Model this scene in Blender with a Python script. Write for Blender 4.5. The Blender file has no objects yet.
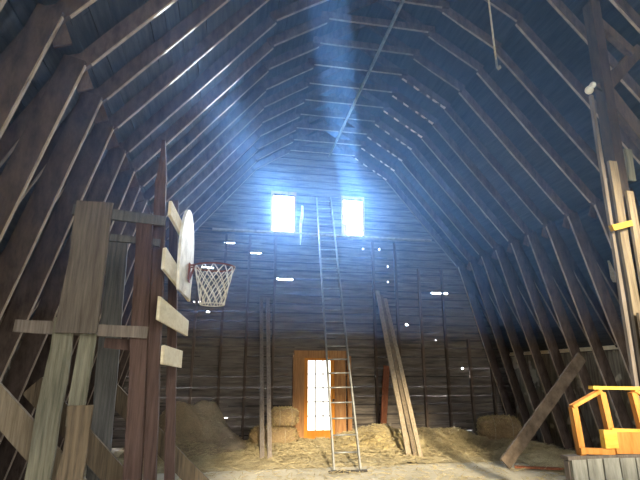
import bpy, bmesh, math, random
from mathutils import Vector, Matrix, noise
random.seed(7)
S = bpy.context.scene
COL = S.collection
XC = 2.37                      # middle of the barn
YE = 12.30                     # inside face of the end wall boards
YF = -5.0                      # front wall
PROF = [(5.05, 0.0), (3.86, 4.5), (1.865, 6.95), (0.0, 8.17)]      # inner edge of the frames, half width / height

# ------------------------------------------------------------------ materials
def new_mat(name):
    m = bpy.data.materials.new(name); m.use_nodes = True
    nt = m.node_tree; b = nt.nodes['Principled BSDF']
    b.inputs['Specular IOR Level'].default_value = 0.25
    return m, nt, b
def N(nt, t, **kw):
    n = nt.nodes.new(t)
    for k, v in kw.items():
        if k in n.inputs: n.inputs[k].default_value = v
        else: setattr(n, k, v)
    return n
def ramp(nt, fac, stops):
    r = nt.nodes.new('ShaderNodeValToRGB')
    els = r.color_ramp.elements
    els[0].position, els[0].color = stops[0][0], (*stops[0][1], 1)
    els[1].position, els[1].color = stops[-1][0], (*stops[-1][1], 1)
    for p, c in stops[1:-1]:
        e = els.new(p); e.color = (*c, 1)
    nt.links.new(fac, r.inputs[0]); return r.outputs[0]
def wood(name, dark, light, grain=(1.5, 1.5, 22.), rough=0.8, var=0.35, pale_patch=None, bump=0.3):
    """weathered timber: streaky grain along the stretched axis, a value shift per board"""
    m, nt, b = new_mat(name)
    tc = N(nt, 'ShaderNodeTexCoord'); oi = N(nt, 'ShaderNodeObjectInfo')
    mp = N(nt, 'ShaderNodeMapping'); mp.inputs['Scale'].default_value = grain
    nt.links.new(tc.outputs['Object'], mp.inputs[0])
    add = N(nt, 'ShaderNodeVectorMath', operation='ADD')
    mul = N(nt, 'ShaderNodeMath', operation='MULTIPLY'); mul.inputs[1].default_value = 37.
    nt.links.new(oi.outputs['Random'], mul.inputs[0])
    nt.links.new(mp.outputs[0], add.inputs[0]); nt.links.new(mul.outputs[0], add.inputs[1])
    n1 = N(nt, 'ShaderNodeTexNoise', Scale=1.6, Detail=6., Roughness=.65)
    nt.links.new(add.outputs[0], n1.inputs['Vector'])
    mid = tuple((a + c) / 2 for a, c in zip(dark, light))
    c = ramp(nt, n1.outputs[0], [(.3, dark), (.5, mid), (.72, light)])
    if pale_patch:
        n2 = N(nt, 'ShaderNodeTexNoise', Scale=pale_patch[1], Detail=3.)
        nt.links.new(tc.outputs['Object'], n2.inputs['Vector'])
        r2 = ramp(nt, n2.outputs[0], [(pale_patch[2], (0, 0, 0)), (pale_patch[2] + .06, (1, 1, 1))])
        mx = N(nt, 'ShaderNodeMix', data_type='RGBA'); mx.inputs['B'].default_value = (*pale_patch[0], 1)
        nt.links.new(r2, mx.inputs['Factor']); nt.links.new(c, mx.inputs['A']); c = mx.outputs['Result']
    hs = N(nt, 'ShaderNodeHueSaturation')
    mr = N(nt, 'ShaderNodeMapRange'); mr.inputs['To Min'].default_value = 1 - var; mr.inputs['To Max'].default_value = 1 + var
    nt.links.new(oi.outputs['Random'], mr.inputs['Value']); nt.links.new(mr.outputs[0], hs.inputs['Value'])
    nt.links.new(c, hs.inputs['Color']); nt.links.new(hs.outputs[0], b.inputs['Base Color'])
    b.inputs['Roughness'].default_value = rough
    bp = N(nt, 'ShaderNodeBump', Strength=bump, Distance=.02)
    nt.links.new(n1.outputs[0], bp.inputs['Height']); nt.links.new(bp.outputs[0], b.inputs['Normal'])
    return m
def plain(name, col, rough=.6, metal=0., nscale=8., amt=.25):
    m, nt, b = new_mat(name)
    n = N(nt, 'ShaderNodeTexNoise', Scale=nscale, Detail=5.)
    tc = N(nt, 'ShaderNodeTexCoord'); nt.links.new(tc.outputs['Object'], n.inputs['Vector'])
    nt.links.new(ramp(nt, n.outputs[0], [(.3, tuple(c * (1 - amt) for c in col)), (.7, tuple(min(1, c * (1 + amt)) for c in col))]), b.inputs['Base Color'])
    b.inputs['Roughness'].default_value = rough; b.inputs['Metallic'].default_value = metal
    return m
LONGY, LONGX, LONGZ = (22, 1.2, 22), (1.2, 22, 22), (22, 22, 1.2)
M = {}
M['frame'] = wood('frame_timber', (.040, .028, .025), (.135, .103, .092), (7, 7, 2.5), var=.3)
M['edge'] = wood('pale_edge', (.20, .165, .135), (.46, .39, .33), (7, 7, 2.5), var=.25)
M['lit_chips'] = wood('lit_chips_edge', (.075, .045, .035), (.22, .16, .13), (7, 7, 2.5), var=.3, pale_patch=((.92, .70, .58), 5., .50))  # pale patches: bird droppings plus window light put into the colour
M['deck'] = wood('roof_deck', (.024, .027, .030), (.070, .075, .080), (12, 1., 12), var=.1)
M['siding'] = wood('dark_siding', (.026, .023, .021), (.235, .205, .18), (.9, 6, 9), var=.1, bump=.6)
M['sidewall'] = wood('side_boards', (.05, .04, .034), (.17, .14, .115), (14, 14, 1.3), var=.1, pale_patch=((.50, .46, .37), 2.6, .60))
M['gap'] = wood('gap_shade', (.012, .010, .009), (.05, .04, .033), LONGX)  # shade in the board gaps put into the dark colour of these strips
M['rightwall'] = wood('right_boards_lit', (.09, .08, .065), (.36, .33, .27), (14, 14, 1.3), var=.1, pale_patch=((.58, .54, .44), 2.6, .58))  # daylight on the right wall put into a lighter tone and pale patches
M['stud'] = wood('wall_stud', (.05, .036, .028), (.16, .12, .095), LONGZ)
M['timber'] = wood('heavy_timber', (.05, .035, .027), (.14, .105, .08), (9, 9, 2))
M['maroon'] = wood('maroon_post', (.050, .030, .028), (.14, .092, .082), LONGZ, var=.2)
M['rust'] = wood('rusty_board', (.26, .085, .04), (.50, .20, .11), LONGZ, var=.15)
M['greyboard'] = wood('grey_board', (.10, .085, .075), (.25, .215, .19), LONGZ, var=.2)
M['paleboard'] = wood('pale_board', (.10, .10, .075), (.33, .32, .25), LONGZ, var=.2)
M['brownboard'] = wood('brown_board', (.08, .065, .05), (.27, .21, .145), LONGZ, var=.2)
M['slate'] = wood('slate_board', (.065, .07, .072), (.19, .19, .19), LONGZ, var=.15)
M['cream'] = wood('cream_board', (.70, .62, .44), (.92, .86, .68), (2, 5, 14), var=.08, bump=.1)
M['plank'] = wood('leaning_plank', (.085, .065, .05), (.25, .195, .15), (3, 12, 3), var=.2)
M['tan'] = wood('tan_plank', (.15, .12, .085), (.36, .30, .22), LONGZ, var=.2)
M['orange'] = wood('orange_lumber', (.42, .16, .03), (.66, .31, .085), (12, 12, 2), var=.12, bump=.1)
M['yellow'] = wood('yellow_lumber', (.55, .33, .045), (.78, .50, .11), (2, 12, 12), var=.1, bump=.1)
M['whitewash'] = wood('worn_white_boards', (.16, .16, .14), (.42, .42, .38), (10, 10, 1.5), var=.15)
M['door'] = wood('door_wood', (.52, .18, .022), (.70, .30, .05), LONGZ, var=.05, bump=.1)
M['casing'] = wood('casing_wood', (.20, .095, .04), (.50, .27, .12), LONGZ, var=.15)
M['white'] = plain('white_paint', (.80, .80, .76), .6)
M['rim'] = plain('orange_red_rim', (.20, .065, .045), .5, .3)
M['net'] = plain('net_cord', (.78, .76, .70), .9)
M['alu'] = plain('ladder_metal', (.30, .31, .31), .5, .6)
M['iron'] = plain('dark_iron', (.06, .055, .05), .6, .6)
M['track'] = plain('track_steel', (.30, .31, .30), .5, .6)
M['rope'] = plain('rope', (.50, .44, .33), .95, 0, 60)
M['cloth'] = plain('white_cloth', (.85, .85, .83), .9)
M['black'] = plain('black_rubber', (.03, .03, .03), .7)
M['lens'] = plain('lamp_glass', (.85, .85, .78), .15)
def straw_mat(name, a, b_, sc=30.):
    m, nt, b = new_mat(name)
    tc = N(nt, 'ShaderNodeTexCoord')
    n = N(nt, 'ShaderNodeTexNoise', Scale=sc, Detail=8., Roughness=.75); n.inputs['Distortion'].default_value = 1.2
    n2 = N(nt, 'ShaderNodeTexNoise', Scale=2.2, Detail=3.)
    nt.links.new(tc.outputs['Object'], n.inputs['Vector']); nt.links.new(tc.outputs['Object'], n2.inputs['Vector'])
    ad = N(nt, 'ShaderNodeMath', operation='MULTIPLY_ADD'); ad.inputs[1].default_value = .5
    nt.links.new(n2.outputs[0], ad.inputs[0]); nt.links.new(n.outputs[0], ad.inputs[2])
    nt.links.new(ramp(nt, ad.outputs[0], [(.5, a), (.95, b_)]), b.inputs['Base Color'])
    bp = N(nt, 'ShaderNodeBump', Strength=.9, Distance=.04)
    nt.links.new(n.outputs[0], bp.inputs['Height']); nt.links.new(bp.outputs[0], b.inputs['Normal'])
    b.inputs['Roughness'].default_value = .95
    return m
M['straw'] = straw_mat('straw', (.15, .12, .065), (.66, .56, .34))
M['goldstraw'] = straw_mat('golden_straw', (.26, .19, .075), (.84, .70, .38))
M['oldhay'] = straw_mat('old_hay', (.15, .115, .07), (.38, .30, .19))
M['bale'] = straw_mat('bale', (.17, .115, .06), (.48, .35, .20), 26.)
# concrete
m, nt, b = new_mat('concrete'); M['concrete'] = m
tc = N(nt, 'ShaderNodeTexCoord')
n = N(nt, 'ShaderNodeTexNoise', Scale=1.1, Detail=9., Roughness=.7); n2 = N(nt, 'ShaderNodeTexNoise', Scale=25., Detail=4.)
nt.links.new(tc.outputs['Object'], n.inputs['Vector']); nt.links.new(tc.outputs['Object'], n2.inputs['Vector'])
ad = N(nt, 'ShaderNodeMath', operation='MULTIPLY_ADD'); ad.inputs[1].default_value = .35
nt.links.new(n2.outputs[0], ad.inputs[0]); nt.links.new(n.outputs[0], ad.inputs[2])
nt.links.new(ramp(nt, ad.outputs[0], [(.45, (.30, .27, .20)), (.68, (.50, .46, .36)), (.9, (.62, .58, .47))]), b.inputs['Base Color'])
b.inputs['Roughness'].default_value = .9
bp = N(nt, 'ShaderNodeBump', Strength=.25, Distance=.02); nt.links.new(n2.outputs[0], bp.inputs['Height']); nt.links.new(bp.outputs[0], b.inputs['Normal'])
M['ground'] = plain('ground_grass', (.035, .035, .022), .95, 0, 2.)
# clear window pane
m = bpy.data.materials.new('clear_pane'); m.use_nodes = True; M['pane'] = m
nt = m.node_tree; nt.nodes.clear()
o = N(nt, 'ShaderNodeOutputMaterial'); t = N(nt, 'ShaderNodeBsdfTransparent'); g = N(nt, 'ShaderNodeBsdfGlossy', Roughness=.05)
t.inputs[0].default_value = (.95, .97, 1, 1)
mx = N(nt, 'ShaderNodeMixShader'); mx.inputs[0].default_value = .05
nt.links.new(t.outputs[0], mx.inputs[1]); nt.links.new(g.outputs[0], mx.inputs[2]); nt.links.new(mx.outputs[0], o.inputs[0])
# door panes glow: the daylight behind them is put in as emission
m = bpy.data.materials.new('daylit_door_pane'); m.use_nodes = True; M['doorpane'] = m
nt = m.node_tree; nt.nodes.clear()
o = N(nt, 'ShaderNodeOutputMaterial'); e = N(nt, 'ShaderNodeEmission', Strength=1.8); e.inputs[0].default_value = (1, .95, .86, 1)
nt.links.new(e.outputs[0], o.inputs[0])

# ------------------------------------------------------------------ mesh helpers
def mesh_obj(name, bm, mat, parent=None, smooth=False, bevel=0.):
    if bevel:
        bmesh.ops.bevel(bm, geom=list(bm.edges), offset=bevel, segments=1, affect='EDGES', clamp_overlap=True)
    bmesh.ops.recalc_face_normals(bm, faces=bm.faces)
    if parent is not None:
        bmesh.ops.translate(bm, verts=bm.verts, vec=-parent['_o_vec'])
    me = bpy.data.meshes.new(name); bm.to_mesh(me); bm.free()
    if smooth:
        for p in me.polygons: p.use_smooth = True
    me.materials.append(mat)
    o = bpy.data.objects.new(name, me); COL.objects.link(o)
    if parent is not None: o.parent = parent['_obj']
    return o
def tag(o, label=None, cat=None, group=None, kind=None):
    if label: o['label'] = label
    if cat: o['category'] = cat
    if group: o['group'] = group
    if kind: o['kind'] = kind
    return o
def thing(name, label, cat, loc, group=None):
    o = bpy.data.objects.new(name, None); COL.objects.link(o); o.location = loc
    o.empty_display_size = .2
    tag(o, label, cat, group)
    return {'_obj': o, '_o_vec': Vector(loc)}
def part_origin(o, parent_world):                       # context for sub-parts of a part (part meshes sit at the thing's origin)
    return {'_obj': o, '_o_vec': Vector(parent_world)}
def bm_box(bm, c, s, rot=None):
    r = bmesh.ops.create_cube(bm, size=1)
    mt = Matrix.Translation(c) @ (rot.to_4x4() if rot else Matrix.Identity(4)) @ Matrix.Diagonal((*s, 1))
    bmesh.ops.transform(bm, matrix=mt, verts=r['verts']); return r['verts']
def axes(p0, p1, side):
    d = (Vector(p1) - Vector(p0)); L = d.length; z = d.normalized()
    x = Vector(side); x = (x - z * x.dot(z)).normalized(); y = z.cross(x)
    return L, x, y, z
def bm_beam(bm, p0, p1, w, t, side=(1, 0, 0), segs=1, rough=0., taper=1.):
    """board from p0 to p1: w wide along `side`, t thick; worn edges when segs > 1"""
    L, x, y, z = axes(p0, p1, side); p0 = Vector(p0); rings = []
    ph = random.random() * 50
    for i in range(segs + 1):
        f = i / segs; k = 1 + (taper - 1) * f; ring = []
        for sx, sy in ((-1, -1), (1, -1), (1, 1), (-1, 1)):
            jx = rough * noise.noise(Vector((ph + sx * 3.1, f * L * 2.2, 0)))
            jy = rough * .4 * noise.noise(Vector((ph + sy * 5.3, f * L * 2.2, 9)))
            ring.append(bm.verts.new(p0 + z * (L * f) + x * (sx * w * k / 2 + jx) + y * (sy * t / 2 + jy)))
        rings.append(ring)
    for a, b_ in zip(rings, rings[1:]):
        for i in range(4): bm.faces.new((a[i], a[(i + 1) % 4], b_[(i + 1) % 4], b_[i]))
    bm.faces.new(rings[0][::-1]); bm.faces.new(rings[-1])
def beam(name, p0, p1, w, t, mat, parent=None, side=(1, 0, 0), segs=1, rough=0., taper=1., bevel=.004):
    bm = bmesh.new(); bm_beam(bm, p0, p1, w, t, side, segs, rough, taper)
    return mesh_obj(name, bm, mat, parent, bevel=bevel if segs == 1 else 0)
def bm_tube(bm, pts, r, n=8, close=False):
    pts = [Vector(p) for p in pts]; rings = []
    k = len(pts); up = Vector((.13, .29, .95))
    for i, p in enumerate(pts):
        if close: d = pts[(i + 1) % k] - pts[i - 1]
        else: d = pts[min(i + 1, k - 1)] - pts[max(i - 1, 0)]
        d.normalize(); a = d.cross(up)
        if a.length < .05: a = d.cross(Vector((1, 0, 0)))
        a.normalize(); b_ = d.cross(a); rr = r[i] if isinstance(r, (list, tuple)) else r
        rings.append([bm.verts.new(p + a * rr * math.cos(2 * math.pi * j / n) + b_ * rr * math.sin(2 * math.pi * j / n)) for j in range(n)])
    pr = list(zip(rings, rings[1:])) + ([(rings[-1], rings[0])] if close else [])
    for a, b_ in pr:
        for j in range(n): bm.faces.new((a[j], a[(j + 1) % n], b_[(j + 1) % n], b_[j]))
    if not close:
        bm.faces.new(rings[0][::-1]); bm.faces.new(rings[-1])
def tube(name, pts, r, mat, parent=None, n=8, close=False):
    bm = bmesh.new(); bm_tube(bm, pts, r, n, close); return mesh_obj(name, bm, mat, parent, smooth=True)
def bm_lathe(bm, prof, c, axis, n=20):
    axis = Vector(axis).normalized(); a = axis.orthogonal().normalized(); b_ = axis.cross(a); c = Vector(c)
    rings = [[bm.verts.new(c + axis * h + (a * math.cos(2 * math.pi * j / n) + b_ * math.sin(2 * math.pi * j / n)) * max(r, .0005)) for j in range(n)] for r, h in prof]
    for p, q in zip(rings, rings[1:]):
        for j in range(n): bm.faces.new((p[j], p[(j + 1) % n], q[(j + 1) % n], q[j]))
    bm.faces.new(rings[0][::-1]); bm.faces.new(rings[-1])
def copy_tree(o, parent=None):
    c = o.copy(); COL.objects.link(c)
    if parent: c.parent = parent
    for ch in o.children: copy_tree(ch, c)
    return c
def half(z, off=0.):
    p = PROF
    for (a, za), (b_, zb) in zip(p, p[1:]):
        if z <= zb: return a + (b_ - a) * (z - za) / (zb - za) + off
    return 0.
RO = [(5.22, 2.05), (4.10, 4.62), (2.02, 7.10), (0.0, 8.40)]        # underside of the roof boards
def half_out(z):
    if z <= RO[0][1]: return 5.22
    for (a, za), (b_, zb) in zip(RO, RO[1:]):
        if z <= zb: return a + (b_ - a) * (z - za) / (zb - za)
    return 0.

# ------------------------------------------------------------------ the setting
def structure(name, bm, mat, bevel=0):
    o = mesh_obj(name, bm, mat, bevel=bevel); o['kind'] = 'structure'; return o
bm = bmesh.new(); bm_box(bm, (XC, (YE + YF) / 2, -.1), (11.2, YE - YF + .6, .2)); structure('floor', bm, M['concrete'])
bm = bmesh.new(); bm_box(bm, (XC, 4, -.31), (120, 120, .2)); structure('ground', bm, M['ground'])
# roof: sheathing boards under a solid skin
bm = bmesh.new()
for sgn in (-1, 1):
    for (a, za), (b_, zb) in zip(RO, RO[1:]):
        A = Vector((XC + sgn * a, 0, za)); B = Vector((XC + sgn * b_, 0, zb)); L = (B - A).length; d = (B - A) / L
        nrm = Vector((d.z, 0, -d.x)) * (1 if sgn > 0 else -1)
        if nrm.z < 0: nrm = -nrm
        nb = max(1, round(L / .21)); w = L / nb
        for i in range(nb):
            y = YF - .2
            while y < YE + .2:
                y2 = min(y + random.uniform(2.5, 5.), YE + .25)
                c = A + d * (w * (i + .5)) + nrm * (.014 + random.uniform(0, .01)); c.y = (y + y2) / 2
                ang = math.atan2(d.z, d.x) + random.uniform(-.03, .03)
                bm_box(bm, c, (w - random.uniform(.004, .018), y2 - y - .004, .022), Matrix.Rotation(-ang, 3, 'Y'))
                y = y2
        c = (A + B) / 2 + nrm * .06; c.y = (YE + YF) / 2
        bm_box(bm, c, (L + .06, YE - YF + .5, .03), Matrix.Rotation(-math.atan2(d.z, d.x), 3, 'Y'))
structure('ceiling', bm, M['deck'])
# end wall of horizontal boards with daylight gaps
OPEN = [(1.035, 1.595, 5.28, 6.35), (2.99, 3.525, 5.27, 6.34), (1.88, 2.72, 0., 2.03)]
SLIT = [(-.62, .09, .75), (-.63, .45, 1.88), (4.21, 4.55, 4.03), (1.68, 2.25, 2.25), (4.23, 4.55, 4.57), (5.47, 5.94, 3.87),
        (.2, .5, 3.95), (-.2, .05, 5.0), (.05, .35, 5.42), (-.75, -.45, 4.3), (4.68, 4.74, 2.98), (4.0, 4.06, 5.02), (5.5, 5.9, 2.6), (6.2, 6.4, 1.8),
        (-.3, .1, 5.75), (.5, .75, 4.75), (-.55, -.48, 3.2), (3.52, 3.6, 5.12), (-.9, -.7, 3.4), (1.2, 1.6, 4.15)]
bm = bmesh.new(); z = 0.
bmk = bmesh.new()
def wall_board(x0, x1, z0, z1, ty, jz=1, bm=bm):
    v = []
    tl = random.uniform(.0, .02)
    for yy in (YE + ty, YE + ty + .025):
        for zz, dy in ((z0, -tl), (z1, 0)):
            h = half_out(zz) + .055
            v.append([bm.verts.new((min(max(x, XC - h), XC + h), yy + dy, zz + jz * random.uniform(-.006, .0))) for x in (x0, x1)])
    f0, f1, b0, b1 = v
    for q in ((f0[0], f0[1], f1[1], f1[0]), (b0[1], b0[0], b1[0], b1[1]), (f0[0], b0[0], b0[1], f0[1]), (f1[1], b1[1], b1[0], f1[0]), (f0[0], f1[0], b1[0], b0[0]), (f0[1], b0[1], b1[1], f1[1])):
        bm.faces.new(q)
edges = sorted({0., 8.36} | {round(o[2], 3) for o in OPEN if o[2] > 0} | {o[3] for o in OPEN} | {5.28})
rows = []
z = 0.
while z < 8.36:
    h = random.uniform(.19, .25); nz = min(z + h, 8.36)
    for e_ in (2.03, 5.275, 6.355):
        if z < e_ - .01 and nz > e_ - .08: nz = e_; break
    rows.append((z, nz)); z = nz
for z0, z1 in rows:
    zm = (z0 + z1) / 2
    cuts = sorted((o[0], o[1]) for o in OPEN if o[2] < zm < o[3])
    sl = [s for s in SLIT if z0 <= s[2] < z1]
    x = XC - 5.3; spans = []
    for a, b_ in cuts:
        spans.append((x, a)); x = b_
    spans.append((x, XC + 5.3))
    for a, b_ in spans:
        pts = {a, b_}
        k = a + random.uniform(1.2, 4)
        while k < b_ - .6: pts.add(k); k += random.uniform(2., 4.5)
        for s in sl:
            if a < s[0] < b_: pts.add(s[0])
            if a < s[1] < b_: pts.add(s[1])
        pts = sorted(pts); ty = random.uniform(.0, .02)
        for p, q in zip(pts, pts[1:]):
            if q - p < .01: continue
            if q < XC - half_out(z0) or p > XC + half_out(z0): continue
            gap = any(s[0] - .005 <= p and q <= s[1] + .005 for s in sl)
            if not gap:
                ty = max(0, ty + random.uniform(-.006, .006)); wall_board(p, q, z0 + random.uniform(.002, .018), z1 - random.uniform(.008, .034), ty)
            else: wall_board(p, q, z0 - .020, z1, ty, 0); continue
            wall_board(p, q, z0 - .06, z0 + .07, .055, 1, bmk)
structure('wall_back', bm, M['siding']); structure('wall_back_gap_shade', bmk, M['gap'])
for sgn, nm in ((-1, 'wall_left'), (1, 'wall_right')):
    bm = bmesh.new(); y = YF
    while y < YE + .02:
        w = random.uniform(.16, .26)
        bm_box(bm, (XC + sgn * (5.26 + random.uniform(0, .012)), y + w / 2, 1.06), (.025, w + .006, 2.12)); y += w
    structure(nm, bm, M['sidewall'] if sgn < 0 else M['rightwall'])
# front wall with the open wagon doorway that lets the daylight in behind the camera
DX0, DX1, DZ = .2, 4.9, 3.9
bm = bmesh.new()
HX0, HX1, HZ0, HZ1 = -.6, 4.2, 4.6, 7.5                # unseen gable opening, added to let the front sunlight in
for x0, x1, z0, zc in ((XC - 5.3, HX0, 0, 9), (HX0, DX0, 0, HZ0), (DX1, XC + 5.3, 0, 9), (HX1, DX1, DZ, 9), (DX0, HX1, DZ, HZ0), (HX0, HX1, HZ1, 9)):
    x = x0
    while x < x1 - .001:
        x2 = min(x + .25, x1); zt = min(8.3, zc)
        for _ in range(60):
            if half_out(zt) < max(abs(x - XC), abs(x2 - XC)) - .12: zt -= .12
        if zt > z0: bm_box(bm, ((x + x2) / 2, YF - .02, (z0 + zt) / 2), (x2 - x, .03, zt - z0))
        x = x2
structure('wall_front', bm, M['siding'])
# plates along both side walls; daylight on the right one put into its colour
for i, sgn in enumerate((1, -1)):
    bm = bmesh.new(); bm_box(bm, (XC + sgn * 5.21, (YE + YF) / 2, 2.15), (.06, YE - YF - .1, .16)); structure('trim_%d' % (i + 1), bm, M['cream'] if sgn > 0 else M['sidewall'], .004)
# girt across the end wall, window light on it put into its pale colour
bm = bmesh.new(); bm_box(bm, (XC + .1, YE - .135, 5.20), (2 * 3.0, .11, .05)); structure('trim_3', bm, M['edge'], .004)
# windows: casing, muntins, panes
for i, (x0, x1, z0, z1) in enumerate(OPEN[:2]):
    W = thing('window_%d' % (i + 1), ['left one of the two glaring upper windows', 'right one of the two glaring upper windows'][i] + ' high in the end wall', 'window', ((x0 + x1) / 2, YE, z0))
    W['_obj']['kind'] = 'structure'
    bm = bmesh.new()
    for c, s in (((x0 - .03, YE - .012, (z0 + z1) / 2), (.07, .03, z1 - z0 + .14)), ((x1 + .03, YE - .012, (z0 + z1) / 2), (.07, .03, z1 - z0 + .14)),
                 (((x0 + x1) / 2, YE - .012, z1 + .03), (x1 - x0, .03, .07)), (((x0 + x1) / 2, YE - .03, z0 - .02), (x1 - x0 + .1, .07, .035))):
        bm_box(bm, c, s)
    mesh_obj('window_frame', bm, M['casing'], W, bevel=.003)
    bm = bmesh.new()
    for k in (1, 2): bm_box(bm, (x0 + (x1 - x0) * k / 3, YE + .02, (z0 + z1) / 2), (.012, .02, z1 - z0))
    for k in (1, 2, 3): bm_box(bm, ((x0 + x1) / 2, YE + .02, z0 + (z1 - z0) * k / 4), (x1 - x0, .02, .012))
    mesh_obj('muntin', bm, M['white'], W)
    bm = bmesh.new(); bm_box(bm, ((x0 + x1) / 2, YE + .032, (z0 + z1) / 2), (x1 - x0, .004, z1 - z0)); mesh_obj('pane', bm, M['pane'], W)
    if i == 1:
        bm = bmesh.new(); bm_box(bm, (x0 + .05, YE + .012, z0 + .17), (.10, .012, .34)); mesh_obj('patch_board', bm, M['casing'], W)
# door
D = thing('door_1', 'orange wooden door with fifteen bright glass panes in the end wall', 'door', (2.3, YE, 0)); D['_obj']['kind'] = 'structure'
bm = bmesh.new()
bm_box(bm, (1.955, YE - .02, 1.0), (.11, .045, 2.0)); bm_box(bm, (2.645, YE - .02, 1.0), (.11, .045, 2.0)); bm_box(bm, (2.30, YE - .02, 1.97), (.58, .045, .08)); bm_box(bm, (2.30, YE - .02, .14), (.58, .045, .28))
mesh_obj('door_leaf', bm, M['door'], D, bevel=.003)
bm = bmesh.new()
for k in (1, 2): bm_box(bm, (2.01 + .58 * k / 3, YE - .022, 1.105), (.02, .03, 1.65))
for k in (1, 2, 3, 4): bm_box(bm, (2.30, YE - .022, .28 + 1.65 * k / 5), (.58, .03, .02))
mesh_obj('muntin', bm, M['greyboard'], D)
bm = bmesh.new(); bm_box(bm, (2.30, YE + .0, 1.105), (.58, .006, 1.65)); mesh_obj('glass', bm, M['doorpane'], D)
bm = bmesh.new(); bm_lathe(bm, [(.012, 0), (.012, .03), (.028, .04), (.03, .06), (.016, .075)], (2.645, YE - .042, .98), (0, -1, 0), 14); mesh_obj('knob', bm, M['iron'], D, smooth=True)
bm = bmesh.new()
bm_box(bm, (1.80, YE - .055, 1.03), (.23, .06, 2.06)); bm_box(bm, (2.825, YE - .055, 1.03), (.28, .06, 2.06)); bm_box(bm, (2.32, YE - .058, 2.08), (1.34, .07, .18))
mesh_obj('door_frame', bm, M['casing'], D, bevel=.005)
bm = bmesh.new(); bm_box(bm, (3.04, YE - .14, 1.02), (.10, .10, 2.04)); bm_box(bm, (1.655, YE - .09, 1.03), (.06, .12, 2.06)); mesh_obj('jamb', bm, M['casing'], D, bevel=.005)
# studs of the end wall
STX = [-.80, -.15, .46, 1.12, 3.78, 4.43, 5.08, 5.73, 6.38, 7.0]
for k, x in enumerate(STX):
    zt = 5.1 if abs(x - XC) < 2.6 else min(5.1, 4.4 if abs(x - XC) < 3.9 else 2.5)
    z_ok = zt
    while half_out(z_ok) - .2 < abs(x - XC) + .05: z_ok -= .05
    o = beam('trim_%d' % (k + 4), (x, YE - .062, 0), (x + random.uniform(-.02, .02), YE - .062, z_ok), .06, .10, M['stud'], side=(1, 0, 0)); o['kind'] = 'structure'

# ------------------------------------------------------------------ rafter frames
def plank2(name, a, b_, depth, parent, mat='frame', y=0., t=.05, ext0=0., ext1=0., segs=5, rough=.012, strip=False, off=0.):
    """in-plane member whose INNER edge runs a-b; depth goes outward (away from the barn's middle)"""
    a = Vector((a[0], 0, a[1])); b_ = Vector((b_[0], 0, b_[1])); d = (b_ - a).normalized()
    n = Vector((d.z, 0, -d.x)); mid = (a + b_) / 2
    if n.dot(mid - Vector((0, 0, 2.2))) < 0: n = -n
    p0 = a - d * ext0 + n * (depth / 2 + off); p1 = b_ + d * ext1 + n * (depth / 2 + off)
    o0 = parent['_o_vec']
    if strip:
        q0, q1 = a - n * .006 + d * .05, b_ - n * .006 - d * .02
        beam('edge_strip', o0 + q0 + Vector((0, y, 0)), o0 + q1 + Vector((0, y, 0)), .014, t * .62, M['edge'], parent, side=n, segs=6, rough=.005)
    return beam(name, o0 + p0 + Vector((0, y, 0)), o0 + p1 + Vector((0, y, 0)), depth, t, M[mat], parent, side=n, segs=segs, rough=rough)
FR = []
WORD = ['first', 'second', 'third', 'fourth', 'fifth', 'sixth', 'seventh', 'eighth', 'ninth', 'tenth', 'eleventh', 'twelfth', 'thirteenth', 'fourteenth', 'fifteenth']
def make_frame(y, chips):
    f = thing('rafter_frame', 'x', 'rafter frame', (XC, y, 0), 'gambrel rafter frames down the barn')
    for s in (-1, 1):
        P = lambda i: (s * PROF[i][0], PROF[i][1])
        plank2('strut', P(0), P(1), .21, f, y=-.03, ext1=.02, strip=True)
        plank2('lower_rafter', (s * 5.10, 2.1), (s * 3.93, 4.52), .13, f, y=.022, strip=True)
        plank2('main_rafter', P(1), P(2), .15, f, y=.022, ext0=.12, strip=True)
        plank2('upper_rafter', P(2), P(3), .15, f, y=-.03, ext0=.05)
        m2 = (s * .95, PROF[2][1] + (PROF[3][1] - PROF[2][1]) * (1 - .95 / PROF[2][0]))
        plank2('upper_rafter_edge', P(2), m2, .016, f, mat='lit_chips' if (s > 0 and chips) else 'edge', y=-.03, t=.05 if (s > 0 and chips) else .03, off=-.017)
    o0 = f['_o_vec']
    beam('collar', o0 + Vector((-1.05, -.082, 7.66)), o0 + Vector((1.05, -.082, 7.66)), .12, .045, M['frame'], f, side=(0, 0, 1), segs=4, rough=.01)
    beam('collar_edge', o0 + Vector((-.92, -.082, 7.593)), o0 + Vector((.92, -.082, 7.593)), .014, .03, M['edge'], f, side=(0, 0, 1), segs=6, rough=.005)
    for s in (-1, 1): beam('gusset', o0 + Vector((s * 4.02, .075, 4.66)), o0 + Vector((s * 3.86, .075, 4.28)), .15, .03, M['frame'], f, side=(1, 0, 0))
    return f['_obj']
fa = make_frame(12.2 - .65, True); fb = make_frame(12.2 - .65 * 8, False)
for k in range(15):
    y = 12.2 - .65 * k
    if k == 1: o = fa
    elif k == 8: o = fb
    else: o = copy_tree(fa if k < 7 else fb)
    o.location = (XC + random.uniform(-.015, .015), y + random.uniform(-.02, .02), random.uniform(-.008, .0))
    o['label'] = 'rough timber gambrel rafter frame, ' + (WORD[k] + ' one out from the end wall' if k else 'closest one to the boarded end wall')
    FR.append(o)
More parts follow.
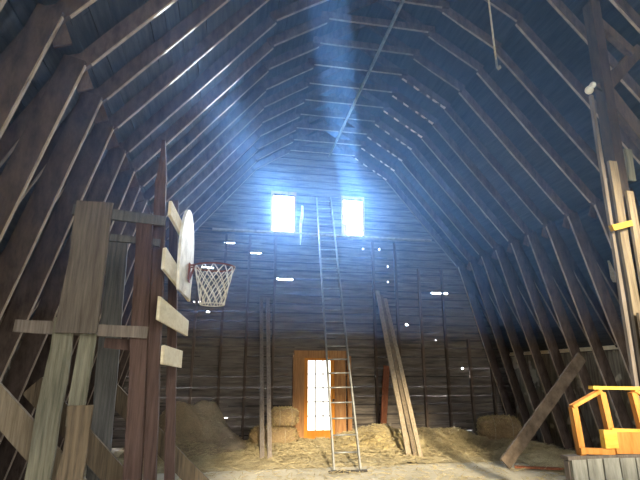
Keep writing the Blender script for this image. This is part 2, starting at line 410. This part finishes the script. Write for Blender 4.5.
# ------------------------------------------------------------------ hay track under the ridge, rope
T = thing('hay_track', 'long steel hay trolley track running under the ridge', 'track', (2.55, 8, 7.5))
bm = bmesh.new(); bm_beam(bm, (2.55, 2.5, 7.5), (2.55, 12.1, 7.5), .035, .07, (1, 0, 0)); mesh_obj('rail', bm, M['track'], T)
for k in range(0, 15, 2):
    y = 12.2 - .65 * k - .082
    tube('hanger', [(2.55, y, 7.53), (2.55, y, 7.62)], .012, M['iron'], T, 6)
R_ = thing('hanging_rope', 'short rope hanging down from a collar beam with a small hook', 'rope', (2.93, 4.318, 7.6))
tube('cord', [(2.89, 4.318, 7.6), (2.885, 4.318, 6.9), (2.875, 4.318, 6.2), (2.88, 4.318, 5.45), (2.885, 4.318, 5.06)], .011, M['rope'], R_, 6)
tube('hook', [(2.885, 4.318, 5.09), (2.885, 4.318, 5.00), (2.905, 4.318, 4.97), (2.925, 4.318, 4.99), (2.92, 4.318, 5.02)], .013, M['track'], R_, 6)

# ------------------------------------------------------------------ ladder
Lb0, Lb1 = Vector((1.87, 8.62, .03)), Vector((2.33, 8.62, .03)); Lt0, Lt1 = Vector((2.20, 12.14, 6.24)), Vector((2.59, 12.14, 6.26))
LD = thing('ladder', 'tall slender ladder leaning on the end wall between the upper windows', 'ladder', (2.1, 8.62, 0))
nl = (Lt0 - Lb0).cross(Vector((1, 0, 0))).normalized()
for a, b_ in ((Lb0, Lt0), (Lb1, Lt1)): beam('rail', a, b_, .032, .07, M['alu'], LD, side=(1, 0, 0))
for i in range(23):
    f = (.30 + i * .305) / (Lt0 - Lb0).length
    if f > .985: break
    a = Lb0.lerp(Lt0, f); b_ = Lb1.lerp(Lt1, f); tube('rung', [a, b_], .015, M['alu'], LD, 8)
beam('foot_bar', (1.77, 8.60, .02), (2.44, 8.60, .02), .05, .035, M['iron'], LD, side=(0, 1, 0))
# ------------------------------------------------------------------ leaning boards
def board(name, label, p0, p1, w, t, mat, side, cat='board', group=None, rough=.01, taper=1.):
    o = beam(name, p0, p1, w, t, M[mat], None, side=side, segs=9, rough=rough, taper=taper); return tag(o, label, cat, group)
board('leaning_board', 'narrow upright board left of the hay bales, left one of the pair', (.755, 9.93, .01), (.785, 12.16, 3.50), .085, .05, 'greyboard', (1, 0, 0), group='pair of upright boards by the bales')
board('leaning_board', 'narrow upright board left of the hay bales, right one of the pair', (.90, 9.90, .01), (.945, 12.14, 3.46), .085, .05, 'greyboard', (1, 0, 0), group='pair of upright boards by the bales')
g = 'long planks leaning right of the ladder'
board('leaning_plank', 'long tan plank leaning on the end wall, leftmost of three', (3.585, 9.62, .01), (3.84, 12.14, 3.72), .10, .045, 'tan', (1, 0, 0), 'plank', g)
board('leaning_plank', 'long dark plank leaning on the end wall, middle of three', (3.70, 9.60, .01), (3.95, 12.15, 3.60), .08, .05, 'brownboard', (1, 0, 0), 'plank', g)
board('leaning_plank', 'long weathered plank leaning on the end wall, rightmost of three', (3.81, 9.58, .01), (4.05, 12.14, 3.52), .09, .045, 'tan', (1, 0, 0), 'plank', g)
board('leaning_board', 'short rust-red board leaning behind the long planks', (3.74, 11.72, .3), (4.02, 12.14, 1.8), .15, .04, 'rust', (1, 0, 0))
board('fallen_plank', 'wide brown plank slanting from the floor to the right struts', (4.90, 8.42, .075), (6.90, 8.64, 1.93), .22, .05, 'plank', (-.7, 0, .72), 'plank')
board('floor_board', 'thin rusty board lying on the floor at the slanting plank', (5.10, 8.45, .02), (6.0, 8.02, .02), .10, .03, 'rust', (.4, .9, 0))

# ------------------------------------------------------------------ straw, hay, bales
def mound(name, label, cx, cy, rx, ry, h, mat, seed, kind='stuff', cat='straw', nx=56, ny=40, p=1.0, amp=1.):
    bm = bmesh.new(); g_ = []
    for i in range(nx + 1):
        row = []
        for j in range(ny + 1):
            u, v = i / nx * 2 - 1, j / ny * 2 - 1
            x, y = cx + u * rx, cy + v * ry
            r = math.sqrt(u * u + v * v)
            e_ = noise.noise(Vector((x * 1.3, y * 1.3, seed))) * .35
            f = max(0., 1 - (r + e_ * .6)) ** p
            z = h * min(1, f * 1.4) * (1 + .45 * noise.noise(Vector((x * 2.1, y * 2.1, seed + 3)))) + min(f * 3, 1) * min(1, .35 + h) * amp * (.13 * noise.noise(Vector((x * 5, y * 5, seed))) + .07 * abs(noise.noise(Vector((x * 13, y * 13, seed)))) + .04 * noise.noise(Vector((x * 23, y * 23, seed))))
            row.append(bm.verts.new((x, min(y, YE - .10), max(z, -.004) + .003)))
        g_.append(row)
    for i in range(nx):
        for j in range(ny):
            q = [g_[i][j], g_[i + 1][j], g_[i + 1][j + 1], g_[i][j + 1]]
            if max(v.co.z for v in q) > .002: bm.faces.new(q)
    for v in [v for v in bm.verts if not v.link_faces]: bm.verts.remove(v)
    o = mesh_obj(name, bm, M[mat], smooth=True); return tag(o, label, cat, None, kind)
def zmap(x, y): return 0
mound('straw_layer', 'thin trampled straw spread along the foot of the end wall', 2.6, 11.4, 4.8, 2.3, .07, 'straw', 4, nx=150, ny=60, p=.55)
mound('hay_heap', 'dim loose hay heap against the end wall left of the bales', -.75, 11.7, 1.4, 1.5, .85, 'oldhay', 9, cat='hay', nx=90, ny=70, amp=.45)
mound('straw_mound', 'golden straw mound right of the door below the long planks', 3.45, 11.15, 1.25, .95, .37, 'goldstraw', 21, nx=70, ny=56)
mound('hay_heap', 'low dull straw heap right of the long planks', 4.9, 11.3, 1.45, 1.0, .28, 'straw', 33, cat='hay')
mound('straw_drift', 'straw drift along the foot of the right struts', 6.3, 9.6, .8, 2.2, .12, 'straw', 41, p=.7)
def blades(name, label, n, area, mat, zf):
    bm = bmesh.new()
    for _ in range(n):
        x, y = area()
        a = random.uniform(0, math.pi); L = random.uniform(.06, .2); w = random.uniform(.003, .007)
        z = zf(x, y) + random.uniform(.005, .05); tl = random.uniform(-.35, .35)
        d = Vector((math.cos(a), math.sin(a), tl)) * L / 2; s = Vector((-math.sin(a), math.cos(a), 0)) * w; c = Vector((x, y, z))
        up = Vector((0, 0, w * 1.4))
        v = [bm.verts.new(c - d - s), bm.verts.new(c - d + s), bm.verts.new(c - d + up), bm.verts.new(c + d - s), bm.verts.new(c + d + s), bm.verts.new(c + d + up)]
        for q in ((0, 1, 4, 3), (1, 2, 5, 4), (2, 0, 3, 5)): bm.faces.new([v[i] for i in q])
    o = mesh_obj(name, bm, M[mat]); return tag(o, label, 'straw', None, 'stuff')
bpy.context.view_layer.update()
from mathutils.bvhtree import BVHTree
dg = bpy.context.evaluated_depsgraph_get()
trees = [BVHTree.FromObject(o, dg) for o in COL.objects if o.get('kind') == 'stuff']
def surf(x, y):
    z = 0.
    for t_ in trees:
        h = t_.ray_cast(Vector((x, y, 5)), Vector((0, 0, -1)))
        if h[0] is not None: z = max(z, h[0].z)
    return z
def area_main():
    while True:
        x = random.uniform(-1.6, 7.2); y = YE - .15 - abs(random.gauss(0, 1.3))
        if y > 9.15 + .25 * math.sin(x * 3) + .35 * random.random() and (x > .55 or y < 10.6 or random.random() < .03): return x, y
blades('loose_straw', 'loose straw stalks strewn over the floor before the end wall', 14000, area_main, 'straw', surf)
blades('scattered_straw', 'stray straw stalks on the bare concrete', 700, lambda: (random.uniform(-.8, 6.5), random.uniform(7.2, 9.2)), 'straw', lambda x, y: 0)
def bale(label, cx, cy, cz, sx, sy, sz, seed, group, rz=0.):
    B = thing('hay_bale', label, 'hay bale', (cx, cy, cz), group)
    bm = bmesh.new(); bmesh.ops.create_cube(bm, size=1); bmesh.ops.subdivide_edges(bm, edges=bm.edges, cuts=17, use_grid_fill=True)
    for v in bm.verts:
        q = v.co * 2; r = (abs(q.x) ** 3.4 + abs(q.y) ** 3.4 + abs(q.z) ** 3.4) ** (1 / 3.4)
        q = q / r if r > 0 else q
        nn = noise.noise(q * 2.3 + Vector((seed, 0, 0))) * .10 + noise.noise(q * 7 + Vector((seed, 5, 0))) * .06
        q = q * (1 + nn); 
        v.co = Vector((q.x * sx / 2, q.y * sy / 2, max(q.z, -1) * sz / 2 + sz / 2))
    rot = Matrix.Rotation(rz, 4, 'Z'); bmesh.ops.transform(bm, matrix=Matrix.Translation(B['_o_vec']) @ rot, verts=bm.verts)
    mesh_obj('hay', bm, M['bale'], B, smooth=True)
    bm = bmesh.new()
    for _ in range(420):
        q = Vector((random.uniform(-1, 1), random.uniform(-1, 1), random.uniform(-.8, 1))); k = random.choice((0, 1, 2)); q[k] = (1 if random.random() < .5 else -1) if k != 2 else 1
        c = Vector((q.x * sx / 2, q.y * sy / 2, q.z * sz / 2 + sz / 2)); qq = q / (abs(q.x) ** 3.4 + abs(q.y) ** 3.4 + abs(q.z) ** 3.4) ** (1 / 3.4); c = Vector((qq.x * sx / 2, qq.y * sy / 2, qq.z * sz / 2 + sz / 2)); d = Vector((random.uniform(-1, 1), random.uniform(-1, 1), random.uniform(-1, 1))).normalized() * .06
        bm_beam(bm, rot.to_3x3() @ (c - d) + B['_o_vec'], rot.to_3x3() @ (c + d) + B['_o_vec'], .005, .004, (.3, .5, .9))
    mesh_obj('stray_stalks', bm, M['goldstraw'], B)
    for off in (-.22, .22):
        pts = []
        for a in range(28):
            t_ = 2 * math.pi * a / 28; c_, s_ = math.cos(t_), math.sin(t_); r = (abs(c_) ** 3.4 + abs(s_) ** 3.4) ** (1 / 3.4)
            pts.append(rot.to_3x3() @ Vector((off * sx, c_ / r * sy / 2 * 1.03, s_ / r * sz / 2 * 1.03 + sz / 2)) + B['_o_vec'])
        tube('twine', pts, .006, M['rope'], B, 5, close=True)
g = 'straw bales stacked left of the door'
bale('lower hay bale stacked left of the door, under the other', 1.13, 11.62, .02, 1.06, .52, .44, 1.5, g)
bale('rounded upper hay bale lying on another one left of the door', 1.36, 11.62, .45, .62, .5, .40, 4.5, g, .06)
bale('dim hay bale in the dark right corner of the end wall', 6.46, 11.2, .05, .98, .5, .58, 8.5, None, -.1)
# ------------------------------------------------------------------ basketball stand on the left
BS = thing('basketball_stand', 'rough lumber basketball stand with fan backboard at the left struts', 'basketball stand', (-.8, 4.5, 0))
def bb(name, p0, p1, w, t, mat, side=(1, 0, 0), segs=8, rough=.012, taper=1.): return beam(name, p0, p1, w, t, M[mat], BS, side=side, segs=segs, rough=rough, taper=taper)
bb('wide_board', (-1.215, 4.28, 1.92), (-1.205, 4.28, 3.06), .30, .035, 'greyboard', rough=.02)
bb('leg_board', (-1.36, 4.33, 0), (-1.335, 4.33, 2.05), .17, .04, 'paleboard', rough=.03)
bb('leg_board', (-1.165, 4.37, 1.2), (-1.14, 4.37, 2.05), .125, .04, 'paleboard')
bb('leg_board', (-1.12, 4.32, 0), (-1.13, 4.32, 1.36), .185, .04, 'brownboard', rough=.045)
bb('rail', (-1.42, 4.42, 3.02), (-.62, 4.42, 2.96), .10, .045, 'slate', (0, 0, 1))
bb('rail', (-1.72, 4.38, 1.985), (-.68, 4.40, 1.94), .10, .045, 'greyboard', (0, 0, 1))
bb('rail', (-1.13, 4.50, 2.80), (-.66, 4.50, 2.77), .07, .04, 'slate', (0, 0, 1))
bb('rail', (-1.05, 4.55, 1.86), (-.72, 4.55, 1.84), .09, .04, 'maroon', (0, 0, 1))
bb('post', (-.655, 4.46, 0), (-.805, 4.46, 3.02), .135, .10, 'maroon')
bb('post', (-.545, 4.62, 0), (-.72, 4.62, 3.42), .10, .10, 'maroon')
bm = bmesh.new(); bm_beam(bm, (-.72, 4.62, 3.40), (-.73, 4.62, 3.86), .10, .09, (1, 0, 0), 5, .02, .35); mesh_obj('splintered_tip', bm, M['maroon'], BS)
bb('post', (-.49, 5.72, 0), (-.72, 5.72, 3.62), .10, .09, 'maroon')
bb('back_board', (-1.14, 5.35, 0), (-1.22, 5.35, 3.05), .20, .035, 'slate')
PX = lambda y: -.615 + .085 * (y - 4.37)
def slat(y0, y1, za0, za1, zb0, zb1):
    bm = bmesh.new(); v = []
    for off in (0, .03):
        for y, zz in ((y0, za0), (y1, zb0), (y1, zb1), (y0, za1)): v.append(bm.verts.new((PX(y) + off, y, zz + random.uniform(-.008, .008))))
    for q in ((0, 1, 2, 3), (7, 6, 5, 4), (0, 4, 5, 1), (1, 5, 6, 2), (2, 6, 7, 3), (3, 7, 4, 0)): bm.faces.new([v[i] for i in q])
    mesh_obj('slat', bm, M['cream'], BS, bevel=.003)
slat(4.44, 5.6, 3.03, 3.17, 2.98, 3.12)
slat(4.37, 5.87, 2.50, 2.70, 2.43, 2.61)
slat(4.35, 5.87, 2.05, 2.25, 2.02, 2.20)
slat(4.65, 5.62, 1.68, 1.85, 1.67, 1.85)
# fan backboard
bm = bmesh.new(); out = []
yc = 5.29
for a in range(25):
    t_ = math.pi * a / 24; out.append((yc + .41 * math.cos(t_), 2.86 + .50 * math.sin(t_)))
out += [(yc - .41, 2.66), (yc - .33, 2.42), (yc + .33, 2.42), (yc + .41, 2.66)]
f_ = [bm.verts.new((PX(y) + .034, y, z)) for y, z in out]; k_ = [bm.verts.new((PX(y) + .062, y, z)) for y, z in out]
bm.faces.new(f_[::-1]); bm.faces.new(k_)
for i in range(len(out)): bm.faces.new((f_[i], f_[(i + 1) % len(out)], k_[(i + 1) % len(out)], k_[i]))
bk = mesh_obj('backboard', bm, M['white'], BS)
rc = Vector((-.185, 5.40, 2.755)); RR = .225
rm = tube('rim', [rc + Vector((math.cos(a * math.pi / 18), math.sin(a * math.pi / 18), 0)) * RR for a in range(36)], .010, M['rim'], BS, 8, close=True)
bm = bmesh.new()
bm_box(bm, (PX(5.4) + .075, 5.4, 2.68), (.015, .14, .20))
for s in (-1, 1):
    bm_tube(bm, [(PX(5.4) + .075, 5.4 + s * .06, 2.755), (rc.x - RR * .95, 5.4 + s * .07, 2.755)], .009, 6)
    bm_tube(bm, [(PX(5.4) + .075, 5.4 + s * .05, 2.60), (rc.x - RR * .98, 5.4 + s * .04, 2.745)], .007, 6)
mesh_obj('bracket', bm, M['rim'], part_origin(bk, BS['_o_vec']))
bm = bmesh.new(); nS = 12
for d in (-1, 1):
    for k in range(nS):
        pts = []
        for i in range(9):
            f = i / 8; r = RR * (1 - .42 * f ** .8); a = 2 * math.pi * (k / nS) + d * f * 1.5
            pts.append(rc + Vector((math.cos(a) * r, math.sin(a) * r, -.42 * f)))
        bm_tube(bm, pts, .0055, 5)
bm_tube(bm, [rc + Vector((math.cos(a * math.pi / 12) * RR * .58, math.sin(a * math.pi / 12) * RR * .58, -.42)) for a in range(24)], .006, 5, True)
mesh_obj('net', bm, M['net'], part_origin(rm, BS['_o_vec']), smooth=True)
# diagonal braces by the stand
g = 'diagonal braces along the left struts'
board('diagonal_brace', 'wide tan brace slanting to the floor, nearest one behind the pale leg board', (-2.12, 4.66, 1.63), (-.62, 4.66, .12), .22, .045, 'tan', (.7, 0, .7), 'brace', g)
board('diagonal_brace', 'dark brace slanting to the floor behind the maroon posts', (-1.75, 5.06, 1.50), (-.36, 5.06, .13), .20, .045, 'brownboard', (.7, 0, .7), 'brace', g)
board('diagonal_brace', 'dark brace slanting to the floor, the one reaching out past the stand', (-1.42, 6.3, 1.50), (.02, 6.3, .12), .20, .045, 'brownboard', (.7, 0, .7), 'brace', g)

# ------------------------------------------------------------------ right: timber post, lamps, stair rail
PT = thing('timber_post', 'heavy timber post with cross braces and pale boards nailed on', 'post', (4.2, 4.3, 0))
def pb(name, p0, p1, w, t, mat, side=(1, 0, 0), segs=8, rough=.012): return beam(name, p0, p1, w, t, M[mat], PT, side=side, segs=segs, rough=rough)
pb('post', (4.22, 4.42, 0), (4.40, 4.42, 6.2), .125, .15, 'timber', rough=.008)
pb('brace', (4.36, 4.45, 4.95), (5.02, 4.45, 5.62), .15, .10, 'timber', (-.7, 0, .7))
pb('brace', (4.40, 4.40, 5.95), (4.86, 4.40, 5.50), .11, .08, 'timber', (.7, 0, .7))
pb('brace', (4.34, 4.45, 5.05), (5.20, 4.45, 3.75), .17, .10, 'timber', (.8, 0, .5))
pb('pale_board', (4.09, 4.30, 0), (4.18, 4.30, 3.92), .10, .035, 'tan')
pb('pale_board', (4.21, 4.26, 0), (4.29, 4.26, 3.55), .085, .035, 'tan')
pb('side_board', (3.97, 4.30, 0), (4.05, 4.30, 4.75), .04, .04, 'greyboard')
pb('step_cleat', (3.97, 4.24, 3.10), (4.22, 4.24, 3.17), .065, .05, 'yellow', (0, 0, 1))
pb('base_board', (4.16, 4.22, 0), (4.18, 4.22, 2.2), .20, .03, 'brownboard')
pb('scrap_board', (4.50, 4.40, 3.75), (4.52, 4.40, 4.15), .10, .03, 'paleboard')
FL = thing('flood_light', 'small twin lamp head fixed to the dark timber post', 'lamp', (4.0, 4.24, 4.78))
tube('bracket', [(4.24, 4.33, 4.86), (4.08, 4.27, 4.87), (3.98, 4.24, 4.80)], .012, M['iron'], FL, 6)
for c, r in (((3.93, 4.18, 4.735), .045), ((4.01, 4.20, 4.825), .034)):
    ax = Vector((-.35, -.85, -.45)).normalized(); c = Vector(c)
    bm = bmesh.new(); bm_lathe(bm, [(r * .35, -.10), (r * .6, -.07), (r * .95, -.02), (r * 1.08, 0), (r * 1.0, .004)], c, ax, 18); h_ = mesh_obj('lamp_head', bm, M['white'], FL, smooth=True)
    bm = bmesh.new(); bm_lathe(bm, [(r * .98, .004), (r * .7, .016), (r * .3, .022)], c, ax, 18); mesh_obj('lens', bm, M['lens'], part_origin(h_, FL['_o_vec']), smooth=True)
# boarded stair enclosure with an orange guard rail
EN = thing('stair_enclosure', 'low enclosure of worn whitish vertical boards at the right edge', 'enclosure', (3.3, 3.7, 0))
x = 2.72; bi = 0
while x < 4.35:
    w = random.uniform(.12, .16)
    beam('board', (x + w / 2, 3.70, 0), (x + w / 2, 3.70, .94 + random.uniform(-.012, .012)), w - .012, .028, M['whitewash'], EN, segs=4, rough=.006); x += w
for xx in (2.75, 3.5, 4.25): beam('stake', (xx, 3.75, 0), (xx, 3.75, .93), .07, .06, M['greyboard'], EN)
beam('top_rail', (2.70, 3.735, .955), (4.36, 3.735, .955), .09, .03, M['greyboard'], EN, side=(0, 1, 0), segs=6, rough=.006)
GR = thing('guard_rail', 'bright orange lumber guard rail standing on the whitish enclosure', 'railing', (3.2, 3.74, .97))
def gb(name, p0, p1, w, t, mat='orange', side=(1, 0, 0)): return beam(name, p0, p1, w, t, M[mat], GR, side=side, segs=5, rough=.004)
gb('post', (2.86, 3.74, .97), (2.84, 3.74, 1.335), .05, .05)
gb('post', (3.17, 3.74, .97), (3.12, 3.74, 1.45), .055, .05)
gb('post', (3.48, 3.74, .97), (3.43, 3.74, 1.45), .055, .05)
gb('sloped_rail', (2.82, 3.73, 1.34), (3.11, 3.73, 1.465), .028, .05, side=(0, 0, 1))
gb('sloped_rail', (3.43, 3.73, 1.465), (3.80, 3.73, 1.32), .028, .05, side=(0, 0, 1))
gb('top_rail', (3.03, 3.735, 1.490), (3.85, 3.735, 1.475), .028, .06, 'yellow', (0, 0, 1))
gb('bottom_rail', (2.83, 3.72, 1.005), (3.14, 3.72, .99), .045, .045, side=(0, 0, 1))
gb('block', (3.04, 3.70, 1.09), (3.16, 3.70, 1.09), .14, .05, 'yellow', (0, 0, 1))
gb('panel', (3.14, 3.69, 1.06), (3.62, 3.69, 1.05), .165, .022, 'orange', (0, 0, 1))
gb('panel_cap', (3.14, 3.72, 1.155), (3.85, 3.72, 1.125), .028, .05, 'yellow', (0, 0, 1))
g = 'added boards standing for light patches under the right roof slope'  # boards added to stand for pale patches of light on the slope
board('light_patch_board', 'added pale board for a light patch under the right roof slope, nearest to the upper right window', (5.48, 10.37, 5.70), (5.86, 10.50, 5.25), .13, .025, 'cream', (0, 1, 0), 'board', g, .03, .45)
board('light_patch_board', 'added greyish board for a light patch under the right roof slope, right beside another pale one', (5.58, 9.79, 5.58), (5.92, 9.91, 5.17), .12, .025, 'greyboard', (0, 1, 0), 'board', g, .03, .4)
board('light_patch_board', 'added pale pointed board for a light patch on the right wall slope just left of the timber post', (7.0, 7.60, 3.24), (6.84, 7.51, 3.62), .15, .025, 'cream', (0, 1, 0), 'board', g, .03, .25)
# torn white strip by the left window
bm = bmesh.new(); pr = []
for i in range(15):
    f = i / 14; z = 5.98 - 1.1 * f; w = .045 * (1 - f) ** .7 + .008 if f > .25 else .03 + .05 * f
    xx = 1.80 - .05 * f + .012 * math.sin(f * 9); yy = YE - .19 - .01 * math.sin(f * 7)
    pr.append([bm.verts.new((xx - w, yy, z)), bm.verts.new((xx + w, yy + .02 * math.sin(f * 13), z)), bm.verts.new((xx + w, yy + .006, z)), bm.verts.new((xx - w, yy + .006, z))])
for a, b_ in zip(pr, pr[1:]):
    for i in range(4): bm.faces.new((a[i], a[(i + 1) % 4], b_[(i + 1) % 4], b_[i]))
bm.faces.new(pr[0][::-1]); bm.faces.new(pr[-1])
tag(mesh_obj('torn_cloth', bm, M['cloth']), 'torn white strip of cloth hanging right of the left upper window', 'cloth')

# ------------------------------------------------------------------ dusty haze filling the barn
bm = bmesh.new()
pro = [(-5.2, 2.22), (5.2, 2.22)] + [(a + .12, z + .12) for a, z in RO[1:3]] + [(0, 8.6)] + [(-a - .12, z + .12) for a, z in RO[1:3][::-1]]
va = [bm.verts.new((XC + a, YF - .3, z)) for a, z in pro]; vb = [bm.verts.new((XC + a, YE + .35, z)) for a, z in pro]
bm.faces.new(va[::-1]); bm.faces.new(vb)
for i in range(len(pro)): bm.faces.new((va[i], va[(i + 1) % len(pro)], vb[(i + 1) % len(pro)], vb[i]))
m = bpy.data.materials.new('dusty_haze'); m.use_nodes = True; nt = m.node_tree; nt.nodes.clear()
o = N(nt, 'ShaderNodeOutputMaterial'); v = N(nt, 'ShaderNodeVolumeScatter', Density=.0072, Anisotropy=.35); v.inputs['Color'].default_value = (.17, .50, .92, 1)
v2 = N(nt, 'ShaderNodeVolumeScatter', Density=.0125, Anisotropy=.70); v2.inputs['Color'].default_value = (.24, .45, 1., 1)
av = N(nt, 'ShaderNodeAddShader'); nt.links.new(v.outputs[0], av.inputs[0]); nt.links.new(v2.outputs[0], av.inputs[1])
nt.links.new(av.outputs[0], o.inputs['Volume'])
hz = mesh_obj('haze', bm, m); tag(hz, 'bluish dusty haze hanging in the upper barn', 'haze', None, 'stuff')

# ------------------------------------------------------------------ light
w = bpy.data.worlds.new('sky'); S.world = w; w.use_nodes = True; nt = w.node_tree
bg = nt.nodes['Background']; tc = N(nt, 'ShaderNodeTexCoord')
dt = N(nt, 'ShaderNodeVectorMath', operation='DOT_PRODUCT'); dt.inputs[1].default_value = Vector((.17, .80, .58)).normalized()
nt.links.new(tc.outputs['Generated'], dt.inputs[0])
mr = N(nt, 'ShaderNodeMapRange', interpolation_type='SMOOTHSTEP'); mr.inputs['From Min'].default_value = .40; mr.inputs['From Max'].default_value = .85
nt.links.new(dt.outputs['Value'], mr.inputs['Value'])
FRONT, BACK = (1.0, .94, .84), (.86, .92, 1.0)
KF, KB = 5.6, 215.
nt.links.new(ramp(nt, mr.outputs[0], [(0., FRONT), (.25, BACK), (1., BACK)]), bg.inputs['Color'])
mr2 = N(nt, 'ShaderNodeMapRange'); mr2.inputs['To Min'].default_value = KF; mr2.inputs['To Max'].default_value = KB
nt.links.new(mr.outputs[0], mr2.inputs['Value']); nt.links.new(mr2.outputs[0], bg.inputs['Strength'])
def portal(loc, rot, sx_, sy_):
    l = bpy.data.lights.new('portal', 'AREA'); l.shape = 'RECTANGLE'; l.size, l.size_y = sx_, sy_; l.cycles.is_portal = True
    o = bpy.data.objects.new('daylight_portal', l); o.location = loc; o.rotation_euler = rot; COL.objects.link(o)
for x0, x1, z0, z1 in OPEN[:2]: portal(((x0 + x1) / 2, YE + .05, (z0 + z1) / 2), (-math.pi / 2, 0, 0), x1 - x0, z1 - z0)
portal(((DX0 + DX1) / 2, YF - .04, DZ / 2), (math.pi / 2, 0, 0), DX1 - DX0, DZ)
sf = bpy.data.lights.new('front_sun', 'SUN'); sf.energy = 7.; sf.angle = math.radians(4.); sf.color = (1, .88, .66)
fo = bpy.data.objects.new('front_sun', sf); COL.objects.link(fo); fo.location = (-3, -30, 20)
a_, e_ = math.radians(3.), math.radians(22.)
fo.rotation_euler = Vector((math.sin(a_) * math.cos(e_), math.cos(a_) * math.cos(e_), -math.sin(e_))).to_track_quat('-Z', 'Y').to_euler()
portal(((HX0 + HX1) / 2, YF - .04, (HZ0 + HZ1) / 2), (math.pi / 2, 0, 0), HX1 - HX0, HZ1 - HZ0)
shaft_lamp = bpy.data.lights.new('shaft_lamp', 'SUN'); shaft_lamp.energy = 35.; shaft_lamp.angle = math.radians(.6); shaft_lamp.color = (.75, .88, 1)  # second lamp added behind the end wall to make the light shafts
so = bpy.data.objects.new('shaft_lamp', shaft_lamp); COL.objects.link(so)
az = math.radians(16.5); dirv = Vector((-math.sin(az), -math.cos(az), -.012))
so.rotation_euler = dirv.to_track_quat('-Z', 'Y').to_euler(); so.location = (8, 40, 6)

# ------------------------------------------------------------------ camera
cam = bpy.data.cameras.new('camera'); cam.sensor_width = 36; cam.lens = 27.; cam.clip_start = .05
co = bpy.data.objects.new('camera', cam); COL.objects.link(co); co.location = (0, 0, 1.6)
P_, W_ = math.radians(15.6), math.radians(10.7)
fw = Vector((math.sin(W_) * math.cos(P_), math.cos(W_) * math.cos(P_), math.sin(P_)))
co.rotation_euler = fw.to_track_quat('-Z', 'Y').to_euler()
S.camera = co
S.view_settings.view_transform = 'Standard'; S.view_settings.look = 'None'; S.view_settings.gamma = 1; S.view_settings.use_curve_mapping = False
S.view_settings.exposure = 0.6
S.cycles.use_denoising = True
S.cycles.max_bounces = 8; S.cycles.diffuse_bounces = 4; S.cycles.volume_bounces = 1; S.cycles.sample_clamp_indirect = 8
